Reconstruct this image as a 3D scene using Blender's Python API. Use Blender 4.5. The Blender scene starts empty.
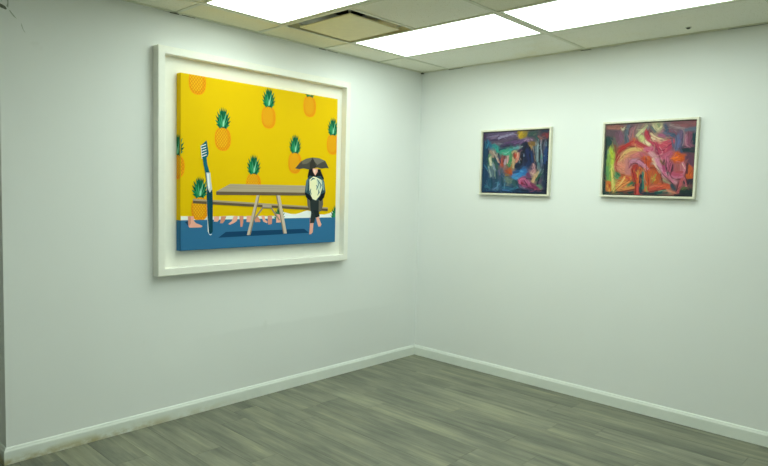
LAMP = 6.5
EXPOSURE = 0.0
OILK = 0.74
ALL_LAMPS = ('L1', 'L2', 'L3', 'L4', 'L5', 'L6', 'L7')  # three panels in view, then four unseen ones added as fill
STROKES_BLUE = [
('3a3550',0.146,[(0.014,0.961),(0.495,0.932)]),
('5a4c68',0.085,[(0.106,0.931),(0.31,0.938),(0.531,0.944)]),
('6a5d7a',0.049,[(0.158,0.917),(0.347,0.95),(0.47,0.952)]),
('8f90a6',0.027,[(0.248,0.888),(0.31,0.925),(0.384,0.936)]),
('8a8aa0',0.022,[(0.372,0.936),(0.47,0.959)]),
('7f7a94',0.017,[(0.106,0.925),(0.183,0.949),(0.234,0.941)]),
('7a6d80',0.015,[(0.12,0.898),(0.222,0.928)]),
('4a3c58',0.022,[(0.108,0.878),(0.224,0.855),(0.349,0.872)]),
('564a5e',0.037,[(0.161,0.824),(0.312,0.847),(0.46,0.882)]),
('5d3f6a',0.027,[(0.351,0.807),(0.462,0.83),(0.559,0.84)]),
('3f3a58',0.032,[(0.29,0.769),(0.438,0.792),(0.537,0.77)]),
('6a6a74',0.019,[(0.174,0.817),(0.276,0.802)]),
('4a2c48',0.027,[(0.021,0.961),(0.029,0.894)]),
('123a56',0.073,[(0.045,0.8),(0.043,0.653),(0.048,0.479)]),
('1c6a8a',0.027,[(0.076,0.866),(0.097,0.799),(0.124,0.772)]),
('2a7f96',0.019,[(0.083,0.826),(0.06,0.747)]),
('2f8f8c',0.054,[(0.175,0.784),(0.215,0.731)]),
('2a9a86',0.032,[(0.215,0.731),(0.242,0.678)]),
('2fa07a',0.061,[(0.305,0.677),(0.418,0.662)]),
('4ab08a',0.022,[(0.318,0.65),(0.382,0.63)]),
('3f9a90',0.029,[(0.429,0.701),(0.538,0.732)]),
('2c6a60',0.024,[(0.44,0.74),(0.526,0.725)]),
('1c3a5c',0.085,[(0.233,0.559),(0.272,0.506)]),
('2a5a52',0.061,[(0.091,0.56),(0.182,0.533)]),
('5a8a66',0.037,[(0.103,0.613),(0.12,0.48)]),
('9a8a76',0.032,[(0.127,0.679),(0.179,0.639),(0.168,0.599)]),
('a9b07a',0.032,[(0.129,0.586),(0.133,0.48)]),
('c9d0a0',0.017,[(0.118,0.546),(0.133,0.48)]),
('a89a88',0.027,[(0.179,0.652),(0.232,0.572),(0.26,0.506)]),
('c9b8a4',0.015,[(0.192,0.639),(0.245,0.559)]),
('8a5a56',0.032,[(0.322,0.532),(0.359,0.572)]),
('a05048',0.027,[(0.31,0.506),(0.311,0.472)]),
('6a2a3a',0.022,[(0.346,0.585),(0.347,0.532)]),
('b08a80',0.024,[(0.408,0.584),(0.398,0.493)]),
('4f8a5a',0.037,[(0.444,0.623),(0.448,0.48)]),
('a8a878',0.019,[(0.468,0.649),(0.503,0.687),(0.541,0.648)]),
('b8482e',0.054,[(0.517,0.622),(0.53,0.596)]),
('cf8a70',0.022,[(0.553,0.648),(0.562,0.558),(0.533,0.506)]),
('b9a070',0.019,[(0.495,0.558),(0.497,0.493)]),
('a89018',0.049,[(0.555,0.968),(0.575,0.904)]),
('2a3040',0.146,[(0.755,0.911),(0.976,0.854)]),
('a8901c',0.054,[(0.569,0.955),(0.624,0.928),(0.589,0.91)]),
('c0a422',0.024,[(0.564,0.93),(0.599,0.967)]),
('8a7a24',0.037,[(0.66,0.946),(0.637,0.915)]),
('2f5048',0.044,[(0.719,0.937),(0.801,0.947)]),
('4a5a50',0.024,[(0.778,0.923),(0.812,0.947)]),
('6a3038',0.054,[(0.928,0.93),(0.984,0.935)]),
('8a3438',0.029,[(0.962,0.917),(0.975,0.879)]),
('8a5a50',0.024,[(0.849,0.895),(0.896,0.857)]),
('1a2c3c',0.037,[(0.915,0.981),(0.972,0.966)]),
('5f4a72',0.037,[(0.531,0.828),(0.639,0.838)]),
('6a4a78',0.024,[(0.496,0.797),(0.604,0.814)]),
('9a7a92',0.019,[(0.651,0.838),(0.709,0.868),(0.757,0.848)]),
('8a6a96',0.015,[(0.675,0.85),(0.735,0.81)]),
('7a6030',0.054,[(0.724,0.798),(0.783,0.784)]),
('a88a50',0.019,[(0.731,0.76),(0.749,0.734)]),
('5f9a9a',0.024,[(0.486,0.726),(0.559,0.731)]),
('8aa09a',0.015,[(0.571,0.731),(0.618,0.749)]),
('3f2a4a',0.029,[(0.549,0.661),(0.596,0.699)]),
('151c38',0.11,[(0.654,0.761),(0.694,0.621),(0.71,0.506)]),
('1a2a58',0.054,[(0.692,0.684),(0.732,0.532)]),
('121a2c',0.049,[(0.622,0.647),(0.602,0.506)]),
('6a8098',0.019,[(0.634,0.634),(0.647,0.596)]),
('1a3a6a',0.029,[(0.752,0.646),(0.769,0.506)]),
('30304a',0.037,[(0.786,0.683),(0.804,0.506)]),
('5f7a80',0.022,[(0.851,0.82),(0.832,0.708),(0.847,0.607)]),
('7a9a9a',0.015,[(0.846,0.808),(0.845,0.657)]),
('6f6a80',0.015,[(0.885,0.832),(0.878,0.719),(0.915,0.644)]),
('4a6068',0.017,[(0.784,0.734),(0.824,0.607),(0.827,0.493)]),
('3f8a7a',0.012,[(0.905,0.594),(0.915,0.481)]),
('5a5a6a',0.019,[(0.954,0.83),(0.923,0.731),(0.903,0.644)]),
('56707e',0.037,[(0.955,0.793),(0.968,0.755)]),
('1f3f70',0.041,[(0.969,0.718),(0.951,0.581),(0.955,0.481)]),
('1c2440',0.022,[(0.987,0.866),(1.005,0.494)]),
('2f5a50',0.019,[(0.814,0.897),(0.851,0.833)]),
('b8482e',0.024,[(0.513,0.648),(0.526,0.609)]),
('d09078',0.022,[(0.555,0.648),(0.539,0.571)]),
('c0b080',0.017,[(0.478,0.571),(0.493,0.493)]),
('5a7a80',0.017,[(0.578,0.519),(0.591,0.48)]),
('16405f',0.243,[(0.1,0.27),(0.333,0.169),(0.522,0.108)]),
('123a5c',0.097,[(0.042,0.457),(0.041,0.269),(0.054,0.04)]),
('2a6a86',0.024,[(0.029,0.457),(0.083,0.39)]),
('3a6a62',0.049,[(0.093,0.484),(0.108,0.417)]),
('cfd4ae',0.037,[(0.117,0.564),(0.132,0.51),(0.133,0.47)]),
('9ab4a8',0.017,[(0.102,0.43),(0.123,0.35),(0.145,0.271)]),
('8aa49a',0.017,[(0.152,0.484),(0.186,0.418),(0.2,0.365)]),
('7a9a88',0.015,[(0.199,0.404),(0.21,0.272)]),
('2f5a50',0.049,[(0.216,0.484),(0.237,0.405)]),
('7f8aa4',0.015,[(0.172,0.457),(0.213,0.378)]),
('b0503c',0.027,[(0.309,0.55),(0.312,0.458)]),
('c06a50',0.015,[(0.258,0.55),(0.293,0.458)]),
('b09aa0',0.037,[(0.366,0.536),(0.361,0.484)]),
('7a5a4a',0.022,[(0.387,0.458),(0.413,0.419)]),
('3a8a50',0.032,[(0.447,0.536),(0.412,0.458)]),
('2f7a50',0.022,[(0.454,0.497),(0.425,0.432)]),
('c0a878',0.027,[(0.49,0.536),(0.493,0.42)]),
('a87a3a',0.017,[(0.467,0.458),(0.463,0.393)]),
('b05a26',0.049,[(0.439,0.38),(0.454,0.315)]),
('a04a22',0.029,[(0.39,0.353),(0.454,0.302)]),
('8a6a34',0.027,[(0.38,0.288),(0.417,0.288)]),
('4a5a62',0.049,[(0.289,0.366),(0.278,0.313)]),
('5f5f86',0.022,[(0.27,0.365),(0.285,0.3)]),
('5f7a6a',0.073,[(0.382,0.222),(0.457,0.198)]),
('6a8070',0.029,[(0.406,0.236),(0.421,0.158)]),
('3f7a92',0.022,[(0.27,0.167),(0.248,0.074)]),
('5a86a8',0.015,[(0.184,0.045),(0.247,0.087),(0.284,0.141)]),
('2f7488',0.019,[(0.053,0.094),(0.132,0.077)]),
('48708c',0.017,[(0.318,0.274),(0.37,0.196)]),
('2a6884',0.027,[(0.336,0.09),(0.462,0.054),(0.559,0.084)]),
('245a70',0.037,[(0.115,0.203),(0.144,0.11)]),
('3a6ea0',0.017,[(0.337,0.05),(0.438,0.034)]),
('142c4c',0.019,[(0.029,0.019),(0.275,0.015),(0.561,0.012)]),
('143048',0.049,[(0.547,0.459),(0.573,0.394)]),
('2f86b8',0.054,[(0.504,0.277),(0.576,0.304)]),
('3a9ac6',0.029,[(0.492,0.257),(0.554,0.239)]),
('1f4a78',0.024,[(0.502,0.329),(0.575,0.343)]),
('24444a',0.049,[(0.519,0.186),(0.58,0.175)]),
('14284a',0.146,[(0.616,0.459),(0.77,0.459)]),
('162c4e',0.122,[(0.944,0.46),(0.977,0.16)]),
('1a3a58',0.146,[(0.555,0.096),(0.784,0.052)]),
('151c34',0.049,[(0.532,0.433),(0.604,0.459)]),
('2a6ea8',0.085,[(0.56,0.304),(0.655,0.356)]),
('3284bc',0.054,[(0.5,0.277),(0.597,0.291)]),
('4a9ac6',0.019,[(0.607,0.356),(0.643,0.344)]),
('3f88b4',0.024,[(0.489,0.251),(0.549,0.265)]),
('2f5a5c',0.049,[(0.503,0.186),(0.53,0.109)]),
('1a3058',0.049,[(0.699,0.459),(0.745,0.51)]),
('6a3a60',0.037,[(0.716,0.306),(0.742,0.255)]),
('a04a6e',0.073,[(0.612,0.201),(0.662,0.151)]),
('b85a80',0.032,[(0.601,0.162),(0.611,0.227),(0.671,0.228)]),
('8a1f3a',0.027,[(0.625,0.17),(0.644,0.157)]),
('a8587c',0.041,[(0.708,0.191),(0.745,0.141)]),
('8a3f6a',0.037,[(0.675,0.113),(0.794,0.091)]),
('7a2c54',0.049,[(0.769,0.141),(0.841,0.08)]),
('a84a68',0.019,[(0.819,0.066),(0.912,0.057)]),
('7f6a86',0.019,[(0.603,0.111),(0.676,0.087)]),
('8a5a78',0.041,[(0.789,0.434),(0.802,0.384)]),
('b08a8a',0.024,[(0.782,0.459),(0.777,0.421)]),
('c09088',0.044,[(0.78,0.326),(0.803,0.358)]),
('d0b098',0.022,[(0.769,0.32),(0.787,0.314)]),
('c9a878',0.041,[(0.796,0.199),(0.818,0.244),(0.835,0.283)]),
('b8a878',0.022,[(0.823,0.27),(0.868,0.334)]),
('2a5a44',0.029,[(0.837,0.219),(0.881,0.283),(0.914,0.322)]),
('5a8a6a',0.017,[(0.863,0.131),(0.91,0.107),(0.911,0.07)]),
('5a4a60',0.022,[(0.873,0.17),(0.929,0.221)]),
('4a7a7c',0.017,[(0.849,0.535),(0.863,0.46),(0.854,0.409)]),
('5a6a80',0.017,[(0.907,0.535),(0.922,0.435)]),
('5f7a76',0.022,[(0.936,0.372),(0.914,0.322)]),
('3f5a60',0.019,[(0.95,0.285),(0.941,0.209)]),
('101c34',0.022,[(0.977,0.498),(0.988,0.022)]),
('10243e',0.022,[(0.484,0.009),(0.726,0.009),(0.982,0.012)]),
('0f2438',0.011,[(0.087,0.693),(0.081,0.48)]),
('0f2438',0.011,[(0.198,0.652),(0.197,0.48)]),
('14303a',0.013,[(0.243,0.651),(0.299,0.48)]),
('c9c0a8',0.009,[(0.165,0.679),(0.212,0.599),(0.253,0.506)]),
('7fc0a8',0.009,[(0.306,0.664),(0.369,0.643),(0.417,0.675)]),
('20405a',0.015,[(0.266,0.703),(0.354,0.728)]),
('d0b0a0',0.009,[(0.401,0.597),(0.399,0.48)]),
('e0c0a0',0.009,[(0.547,0.648),(0.555,0.583)]),
('5a1f20',0.011,[(0.492,0.648),(0.501,0.558)]),
('5a1f20',0.011,[(0.358,0.598),(0.336,0.506)]),
('9a98b0',0.009,[(0.235,0.901),(0.31,0.938),(0.433,0.953)]),
('3a3048',0.01,[(0.121,0.871),(0.249,0.874),(0.348,0.898)]),
('3a3048',0.01,[(0.093,0.945),(0.144,0.957),(0.221,0.961)]),
('2a2038',0.011,[(0.315,0.755),(0.439,0.772),(0.56,0.802)]),
('9ab0b0',0.007,[(0.85,0.845),(0.841,0.707),(0.853,0.506)]),
('9ab0b0',0.007,[(0.891,0.844),(0.88,0.732),(0.909,0.644),(0.92,0.494)]),
('9ab0b0',0.007,[(0.817,0.809),(0.815,0.683),(0.839,0.493)]),
('0c1420',0.013,[(0.869,0.807),(0.874,0.494)]),
('0c1420',0.013,[(0.925,0.831),(0.911,0.756),(0.933,0.506)]),
('0c1420',0.013,[(0.807,0.746),(0.81,0.506)]),
('0c1420',0.013,[(0.977,0.83),(0.994,0.506)]),
('a08a60',0.007,[(0.76,0.759),(0.786,0.683),(0.815,0.506)]),
('8a7a98',0.007,[(0.58,0.814),(0.651,0.857),(0.734,0.848)]),
('0c1020',0.019,[(0.677,0.786),(0.633,0.66),(0.615,0.493)]),
('0c1020',0.019,[(0.726,0.735),(0.745,0.506)]),
('8ab0b0',0.007,[(0.107,0.457),(0.13,0.337),(0.139,0.257)]),
('8ab0b0',0.007,[(0.165,0.471),(0.194,0.378)]),
('5a90a0',0.007,[(0.036,0.443),(0.097,0.35)]),
('5a90a0',0.007,[(0.257,0.167),(0.248,0.047)]),
('5a90a0',0.007,[(0.371,0.17),(0.362,0.064)]),
('5a90a0',0.007,[(0.076,0.202),(0.092,0.095)]),
('c04a20',0.01,[(0.322,0.537),(0.325,0.445)]),
('c04a20',0.01,[(0.445,0.38),(0.435,0.321)]),
('104050',0.012,[(0.227,0.338),(0.234,0.1)]),
('104050',0.012,[(0.019,0.336),(0.035,0.026)]),
('104050',0.012,[(0.152,0.244),(0.164,0.084)]),
('104050',0.012,[(0.317,0.3),(0.335,0.103)]),
('d07a9a',0.009,[(0.583,0.162),(0.593,0.22),(0.659,0.235),(0.697,0.178)]),
('300818',0.011,[(0.626,0.15),(0.686,0.139)]),
('300818',0.011,[(0.723,0.102),(0.819,0.066)]),
('300818',0.011,[(0.66,0.215),(0.711,0.114)]),
('c080a0',0.007,[(0.72,0.204),(0.758,0.128)]),
('0a1830',0.015,[(0.695,0.242),(0.766,0.23)]),
('0a1830',0.015,[(0.556,0.057),(0.725,0.038)]),
('0a1830',0.015,[(0.842,0.055),(0.981,0.047)]),
('d0b8a0',0.009,[(0.794,0.459),(0.814,0.384)]),
('0c2030',0.015,[(0.882,0.258),(0.863,0.144)]),
('0c2030',0.015,[(0.827,0.51),(0.844,0.359)]),
('0c2030',0.015,[(0.955,0.46),(0.954,0.159)]),
('7a9a98',0.007,[(0.861,0.535),(0.859,0.409)]),
('7a9a98',0.007,[(0.901,0.384),(0.869,0.308)]),
('4a9a98',0.007,[(0.554,0.109),(0.579,0.084)]),
]
STROKES_RED = [
('5f4f58',0.156,[(0.05,0.943),(0.479,0.916)]),
('5c4a50',0.062,[(0.007,0.892),(0.118,0.876)]),
('8a5a4c',0.044,[(0.016,0.964),(0.116,0.96),(0.192,0.951)]),
('9a6a5a',0.023,[(0.028,0.957),(0.16,0.942)]),
('6b4a58',0.062,[(0.14,0.863),(0.154,0.785)]),
('7a5568',0.035,[(0.172,0.887),(0.202,0.809),(0.171,0.746)]),
('5b6673',0.031,[(0.267,0.967),(0.253,0.885),(0.263,0.757)]),
('4d5f66',0.027,[(0.242,0.911),(0.242,0.744)]),
('b9b894',0.023,[(0.198,0.925),(0.214,0.94)]),
('b9b894',0.01,[(0.176,0.952),(0.204,0.906),(0.229,0.962)]),
('93626a',0.027,[(0.31,0.947),(0.291,0.884),(0.288,0.82)]),
('a06b6c',0.021,[(0.347,0.958),(0.322,0.896),(0.33,0.819)]),
('8a7a6c',0.023,[(0.383,0.963),(0.359,0.894),(0.362,0.818)]),
('123f3c',0.06,[(0.027,0.801),(0.055,0.774),(0.045,0.735)]),
('10302f',0.025,[(0.01,0.814),(0.013,0.709),(0.012,0.525)]),
('5c5f55',0.023,[(0.11,0.799),(0.123,0.708)]),
('76a06a',0.035,[(0.048,0.63),(0.047,0.499)]),
('c9cc90',0.035,[(0.448,0.917),(0.408,0.874),(0.377,0.837)]),
('c4d07e',0.039,[(0.42,0.81),(0.432,0.772)]),
('ded7a0',0.025,[(0.465,0.74),(0.487,0.714),(0.513,0.701)]),
('a8a97c',0.023,[(0.477,0.96),(0.437,0.917)]),
('8fb03a',0.052,[(0.076,0.63),(0.075,0.499)]),
('7fae4c',0.052,[(0.056,0.56),(0.061,0.402),(0.072,0.216)]),
('b9d232',0.027,[(0.06,0.624),(0.095,0.551),(0.091,0.499)]),
('d6d63a',0.012,[(0.082,0.617),(0.074,0.525)]),
('b4cf3e',0.031,[(0.095,0.56),(0.087,0.442)]),
('5d9a58',0.031,[(0.039,0.389),(0.049,0.229)]),
('0f3b38',0.037,[(-0.005,0.561),(0.002,0.295),(0.004,0.013)]),
('a8342f',0.035,[(0.151,0.525),(0.159,0.616),(0.223,0.667),(0.296,0.717)]),
('b5302f',0.027,[(0.181,0.629),(0.254,0.692),(0.328,0.742)]),
('7f4a30',0.015,[(0.118,0.708),(0.126,0.629),(0.161,0.551)]),
('c2603c',0.015,[(0.337,0.793),(0.348,0.755),(0.329,0.717)]),
('c45a4a',0.027,[(0.318,0.717),(0.383,0.69),(0.437,0.651)]),
('b23a40',0.031,[(0.36,0.742),(0.446,0.689),(0.51,0.65)]),
('c98a5a',0.015,[(0.35,0.704),(0.384,0.652)]),
('c9876a',0.124,[(0.218,0.481),(0.233,0.363)]),
('c68066',0.114,[(0.177,0.402),(0.244,0.363),(0.277,0.351)]),
('bf7b76',0.073,[(0.283,0.481),(0.288,0.325)]),
('c98a63',0.093,[(0.248,0.55),(0.344,0.588)]),
('d3b56a',0.035,[(0.206,0.524),(0.247,0.602),(0.331,0.646),(0.416,0.632)]),
('d0a868',0.019,[(0.196,0.498),(0.215,0.563)]),
('c4716c',0.052,[(0.324,0.537),(0.408,0.575)]),
('b8606c',0.035,[(0.429,0.575),(0.494,0.523)]),
('7e5a34',0.008,[(0.211,0.524),(0.226,0.563),(0.247,0.576)]),
('a83a26',0.015,[(0.178,0.546),(0.147,0.481),(0.138,0.415),(0.14,0.363),(0.18,0.297),(0.246,0.278)]),
('d88f74',0.062,[(0.187,0.416),(0.221,0.39)]),
('a98a92',0.019,[(0.316,0.468),(0.347,0.507),(0.412,0.468)]),
('c07f96',0.035,[(0.316,0.468),(0.39,0.481),(0.466,0.417),(0.521,0.353)]),
('9c5f72',0.015,[(0.297,0.39),(0.317,0.442)]),
('7d3a52',0.012,[(0.432,0.481),(0.498,0.417)]),
('b94a28',0.062,[(0.463,0.506),(0.516,0.481)]),
('c8541f',0.031,[(0.473,0.519),(0.515,0.519)]),
('a62f2a',0.062,[(0.377,0.39),(0.359,0.299),(0.403,0.131)]),
('b53a2c',0.048,[(0.341,0.351),(0.366,0.247),(0.402,0.144),(0.407,0.013)]),
('cf6a2b',0.027,[(0.426,0.378),(0.429,0.274),(0.401,0.17)]),
('d9a13e',0.012,[(0.4,0.339),(0.401,0.248)]),
('3a2a3a',0.015,[(0.378,0.377),(0.384,0.3)]),
('c9504a',0.023,[(0.403,0.131),(0.412,0.007)]),
('4a8c58',0.041,[(0.158,0.297),(0.203,0.258),(0.127,0.244)]),
('3f8052',0.019,[(0.148,0.257),(0.18,0.297)]),
('c96a35',0.073,[(0.216,0.219),(0.291,0.233)]),
('cf7a3c',0.046,[(0.164,0.112),(0.249,0.193),(0.313,0.234)]),
('e0b45c',0.023,[(0.165,0.085),(0.217,0.166),(0.253,0.246)]),
('c2443a',0.021,[(0.269,0.246),(0.313,0.22),(0.241,0.127)]),
('e29a50',0.017,[(0.165,0.072),(0.23,0.127),(0.304,0.181)]),
('d88a4a',0.025,[(0.188,0.066),(0.275,0.075),(0.361,0.104)]),
('c9a850',0.015,[(0.263,0.101),(0.327,0.142)]),
('2c7048',0.027,[(0.295,0.128),(0.342,0.169)]),
('205a44',0.017,[(0.369,0.169),(0.36,0.13)]),
('d0702f',0.054,[(0.062,0.163),(0.071,0.069)]),
('e0a040',0.025,[(0.052,0.122),(0.077,0.049)]),
('a8401f',0.015,[(0.074,0.136),(0.087,0.096)]),
('c0cc5c',0.035,[(0.094,0.415),(0.103,0.296),(0.118,0.164),(0.133,0.038)]),
('d6d46a',0.015,[(0.09,0.362),(0.105,0.217),(0.121,0.057)]),
('6c6a2a',0.008,[(0.106,0.362),(0.127,0.23)]),
('0f3a44',0.041,[(0.44,0.262),(0.443,0.054)]),
('2c7a66',0.019,[(0.46,0.314),(0.473,0.094)]),
('cf7a34',0.031,[(0.479,0.365),(0.494,0.237),(0.506,0.069)]),
('d9b46a',0.012,[(0.468,0.365),(0.483,0.249),(0.497,0.172)]),
('6fa050',0.025,[(0.509,0.108),(0.522,0.056)]),
('c24a22',0.058,[(0.491,0.506),(0.507,0.365),(0.514,0.172)]),
('cf5a28',0.031,[(0.497,0.352),(0.513,0.223),(0.528,0.081)]),
('c98a96',0.027,[(0.474,0.416),(0.507,0.365)]),
('b0502a',0.083,[(0.57,0.366),(0.616,0.251)]),
('c05e2a',0.073,[(0.562,0.301),(0.607,0.199)]),
('9a3f22',0.021,[(0.548,0.378),(0.612,0.353),(0.662,0.252)]),
('c9a03a',0.021,[(0.575,0.237),(0.597,0.212)]),
('8f9a3c',0.015,[(0.604,0.289),(0.577,0.186)]),
('b5603a',0.015,[(0.553,0.263),(0.547,0.147)]),
('c9503a',0.058,[(0.549,0.082),(0.631,0.116),(0.734,0.132)]),
('cf6038',0.042,[(0.651,0.149),(0.745,0.113)]),
('d07a52',0.015,[(0.548,0.108),(0.62,0.135),(0.672,0.124)]),
('b8483a',0.017,[(0.55,0.062),(0.653,0.085)]),
('0d5048',0.031,[(0.614,0.032),(0.727,0.055)]),
('7fae86',0.008,[(0.644,0.059),(0.726,0.077),(0.778,0.05)]),
('c98060',0.017,[(0.736,0.081),(0.788,0.05),(0.829,0.033)]),
('b83a48',0.046,[(0.477,0.89),(0.479,0.84),(0.512,0.776)]),
('b83a48',0.035,[(0.475,0.878),(0.494,0.802)]),
('d8c08c',0.023,[(0.53,0.851),(0.573,0.806),(0.646,0.767),(0.747,0.758)]),
('c0405a',0.048,[(0.512,0.776),(0.588,0.699),(0.62,0.66)]),
('e0d0a0',0.023,[(0.533,0.788),(0.564,0.768)]),
('d8b88a',0.017,[(0.596,0.749),(0.638,0.723)]),
('ded0a0',0.031,[(0.462,0.739),(0.505,0.7)]),
('c24a5c',0.052,[(0.65,0.673),(0.718,0.734),(0.759,0.733)]),
('b03a58',0.046,[(0.622,0.597),(0.693,0.609),(0.741,0.671)]),
('d07a84',0.015,[(0.63,0.66),(0.675,0.572),(0.614,0.547)]),
('d0606a',0.012,[(0.659,0.71),(0.72,0.684),(0.694,0.597)]),
('8a3050',0.015,[(0.59,0.648),(0.613,0.572),(0.656,0.534)]),
('c86a80',0.048,[(0.476,0.637),(0.549,0.636)]),
('b0405c',0.015,[(0.487,0.612),(0.53,0.598),(0.559,0.649)]),
('cf9a9a',0.042,[(0.53,0.586),(0.584,0.522)]),
('c06a3a',0.031,[(0.48,0.535),(0.513,0.497)]),
('b85a70',0.048,[(0.677,0.521),(0.745,0.571)]),
('dcc0a0',0.031,[(0.565,0.493),(0.599,0.417),(0.654,0.315)]),
('cf8aa0',0.046,[(0.607,0.48),(0.652,0.366),(0.707,0.278)]),
('a8406a',0.027,[(0.67,0.442),(0.695,0.328)]),
('8a6a3a',0.027,[(0.658,0.468),(0.68,0.43)]),
('c66a86',0.035,[(0.707,0.518),(0.727,0.405)]),
('bf5a78',0.035,[(0.751,0.43),(0.745,0.342)]),
('c08890',0.027,[(0.687,0.277),(0.75,0.228),(0.823,0.178)]),
('c96a86',0.023,[(0.685,0.316),(0.718,0.253),(0.792,0.197)]),
('4f5a52',0.025,[(0.736,0.31),(0.742,0.285)]),
('9a9a70',0.015,[(0.689,0.214),(0.753,0.164)]),
('2a4650',0.035,[(0.784,0.139),(0.811,0.096)]),
('6a5a62',0.125,[(0.709,0.945),(0.908,0.913)]),
('7a4a4e',0.046,[(0.758,0.968),(0.877,0.957),(0.993,0.965)]),
('8c5658',0.027,[(0.789,0.948),(0.898,0.938),(0.984,0.947)]),
('9a8a82',0.012,[(0.729,0.95),(0.8,0.923),(0.88,0.902)]),
('5a6a78',0.031,[(0.891,0.877),(0.996,0.892)]),
('5d6b86',0.042,[(0.817,0.757),(0.824,0.818),(0.813,0.633)]),
('5a6690',0.027,[(0.835,0.793),(0.832,0.657)]),
('6a5878',0.031,[(0.852,0.866),(0.851,0.78)]),
('3d5266',0.035,[(0.674,0.946),(0.702,0.883),(0.694,0.834),(0.775,0.819)]),
('46607a',0.025,[(0.683,0.847),(0.755,0.807)]),
('7a4a5c',0.025,[(0.732,0.882),(0.783,0.868),(0.804,0.831)]),
('b0b080',0.042,[(0.587,0.962),(0.6,0.911)]),
('d0cc98',0.015,[(0.541,0.963),(0.596,0.88),(0.644,0.953)]),
('6a8a60',0.019,[(0.597,0.968),(0.609,0.936)]),
('a05a78',0.035,[(0.624,0.823),(0.665,0.804)]),
('5c6a66',0.021,[(0.527,0.939),(0.57,0.875)]),
('7c8a86',0.021,[(0.496,0.94),(0.487,0.903)]),
('585a72',0.021,[(0.757,0.77),(0.772,0.658)]),
('83485e',0.062,[(0.932,0.815),(0.938,0.693)]),
('a06078',0.027,[(0.904,0.791),(0.909,0.681),(0.949,0.656)]),
('5f3f58',0.015,[(0.952,0.815),(0.962,0.692)]),
('0f3a42',0.035,[(0.986,0.814),(0.991,0.704)]),
('15333a',0.052,[(0.883,0.62),(0.99,0.612)]),
('3c4a66',0.025,[(0.843,0.632),(0.864,0.595)]),
('5c3a4a',0.042,[(0.955,0.545),(0.976,0.495)]),
('5f3a50',0.062,[(0.946,0.517),(0.961,0.418)]),
('c24f1c',0.093,[(0.819,0.499),(0.849,0.493)]),
('d05a1a',0.062,[(0.817,0.546),(0.858,0.508)]),
('e07a20',0.019,[(0.789,0.493),(0.827,0.53)]),
('d9661c',0.031,[(0.829,0.493),(0.868,0.505)]),
('d0601e',0.054,[(0.952,0.381),(0.953,0.256)]),
('c05a20',0.025,[(0.939,0.256),(0.978,0.25)]),
('a85a56',0.062,[(0.833,0.393),(0.826,0.33)]),
('b46a70',0.052,[(0.882,0.418),(0.887,0.305)]),
('c87a8c',0.023,[(0.881,0.443),(0.914,0.368),(0.887,0.293)]),
('b8506a',0.054,[(0.788,0.292),(0.868,0.28)]),
('c4708a',0.019,[(0.768,0.266),(0.82,0.242),(0.889,0.255)]),
('b04a50',0.025,[(0.827,0.317),(0.886,0.318)]),
('12302f',0.062,[(0.898,0.054),(0.977,0.056)]),
('2a2a38',0.062,[(0.932,0.193),(0.981,0.194)]),
('5a6a3a',0.019,[(0.896,0.092),(0.935,0.118)]),
('b85a5c',0.031,[(0.89,0.23),(0.869,0.142),(0.848,0.052)]),
('c06a72',0.019,[(0.91,0.231),(0.933,0.168),(0.934,0.131)]),
('0b3f3c',0.025,[(0.01,0.02),(0.167,0.025),(0.363,0.025)]),
('123040',0.021,[(0.449,0.028),(0.534,0.028)]),
('12323a',0.023,[(0.488,0.021),(0.615,0.019)]),
('16242e',0.025,[(0.83,0.014),(0.989,0.013)]),
('7a2a22',0.009,[(0.135,0.499),(0.155,0.577),(0.202,0.641),(0.276,0.679),(0.351,0.678)]),
('6a2c38',0.01,[(0.297,0.377),(0.327,0.442),(0.37,0.455),(0.436,0.391),(0.501,0.327)]),
('5a1a1a',0.009,[(0.335,0.364),(0.349,0.273),(0.386,0.157),(0.391,0.013)]),
('2a1a2a',0.009,[(0.433,0.171),(0.439,0.3),(0.426,0.365)]),
('1a3a34',0.011,[(0.158,0.31),(0.181,0.277),(0.225,0.265)]),
('7a2a1a',0.009,[(0.149,0.058),(0.218,0.14),(0.314,0.214)]),
('7a2a1a',0.009,[(0.188,0.039),(0.276,0.055),(0.372,0.084)]),
('5a1f20',0.01,[(0.486,0.519),(0.497,0.365),(0.523,0.236),(0.528,0.081)]),
('5a1f20',0.01,[(0.538,0.378),(0.589,0.391),(0.644,0.328),(0.673,0.226),(0.681,0.163)]),
('5a1f20',0.01,[(0.545,0.049),(0.633,0.071),(0.715,0.087)]),
('3a1a2a',0.01,[(0.609,0.417),(0.654,0.328),(0.708,0.252),(0.793,0.165)]),
('3a1a2a',0.01,[(0.712,0.531),(0.707,0.405),(0.725,0.341)]),
('3a1a2a',0.01,[(0.761,0.442),(0.747,0.354),(0.736,0.316)]),
('5a2030',0.01,[(0.782,0.417),(0.776,0.329),(0.758,0.278),(0.79,0.228),(0.871,0.224)]),
('5a2030',0.01,[(0.92,0.443),(0.929,0.356),(0.913,0.281),(0.93,0.218),(0.944,0.143)]),
('5a2030',0.01,[(0.853,0.179),(0.838,0.065)]),
('4a2634',0.023,[(0.688,0.48),(0.68,0.43)]),
('4a2634',0.023,[(0.784,0.38),(0.775,0.342)]),
('4a2634',0.023,[(0.935,0.43),(0.936,0.306)]),
('6a1a30',0.009,[(0.487,0.903),(0.505,0.827),(0.555,0.737),(0.599,0.673),(0.613,0.572),(0.646,0.522)]),
('6a1a30',0.009,[(0.62,0.648),(0.663,0.597),(0.711,0.659),(0.76,0.708)]),
('6a1a30',0.009,[(0.646,0.76),(0.747,0.764)]),
('4a2a3a',0.009,[(0.518,0.889),(0.573,0.818),(0.656,0.773),(0.757,0.77)]),
('3a4060',0.009,[(0.795,0.819),(0.814,0.72),(0.803,0.633)]),
('3a4060',0.009,[(0.867,0.854),(0.867,0.743),(0.862,0.645)]),
('8a7a80',0.009,[(0.8,0.917),(0.87,0.89),(0.888,0.816),(0.879,0.694)]),
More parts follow.
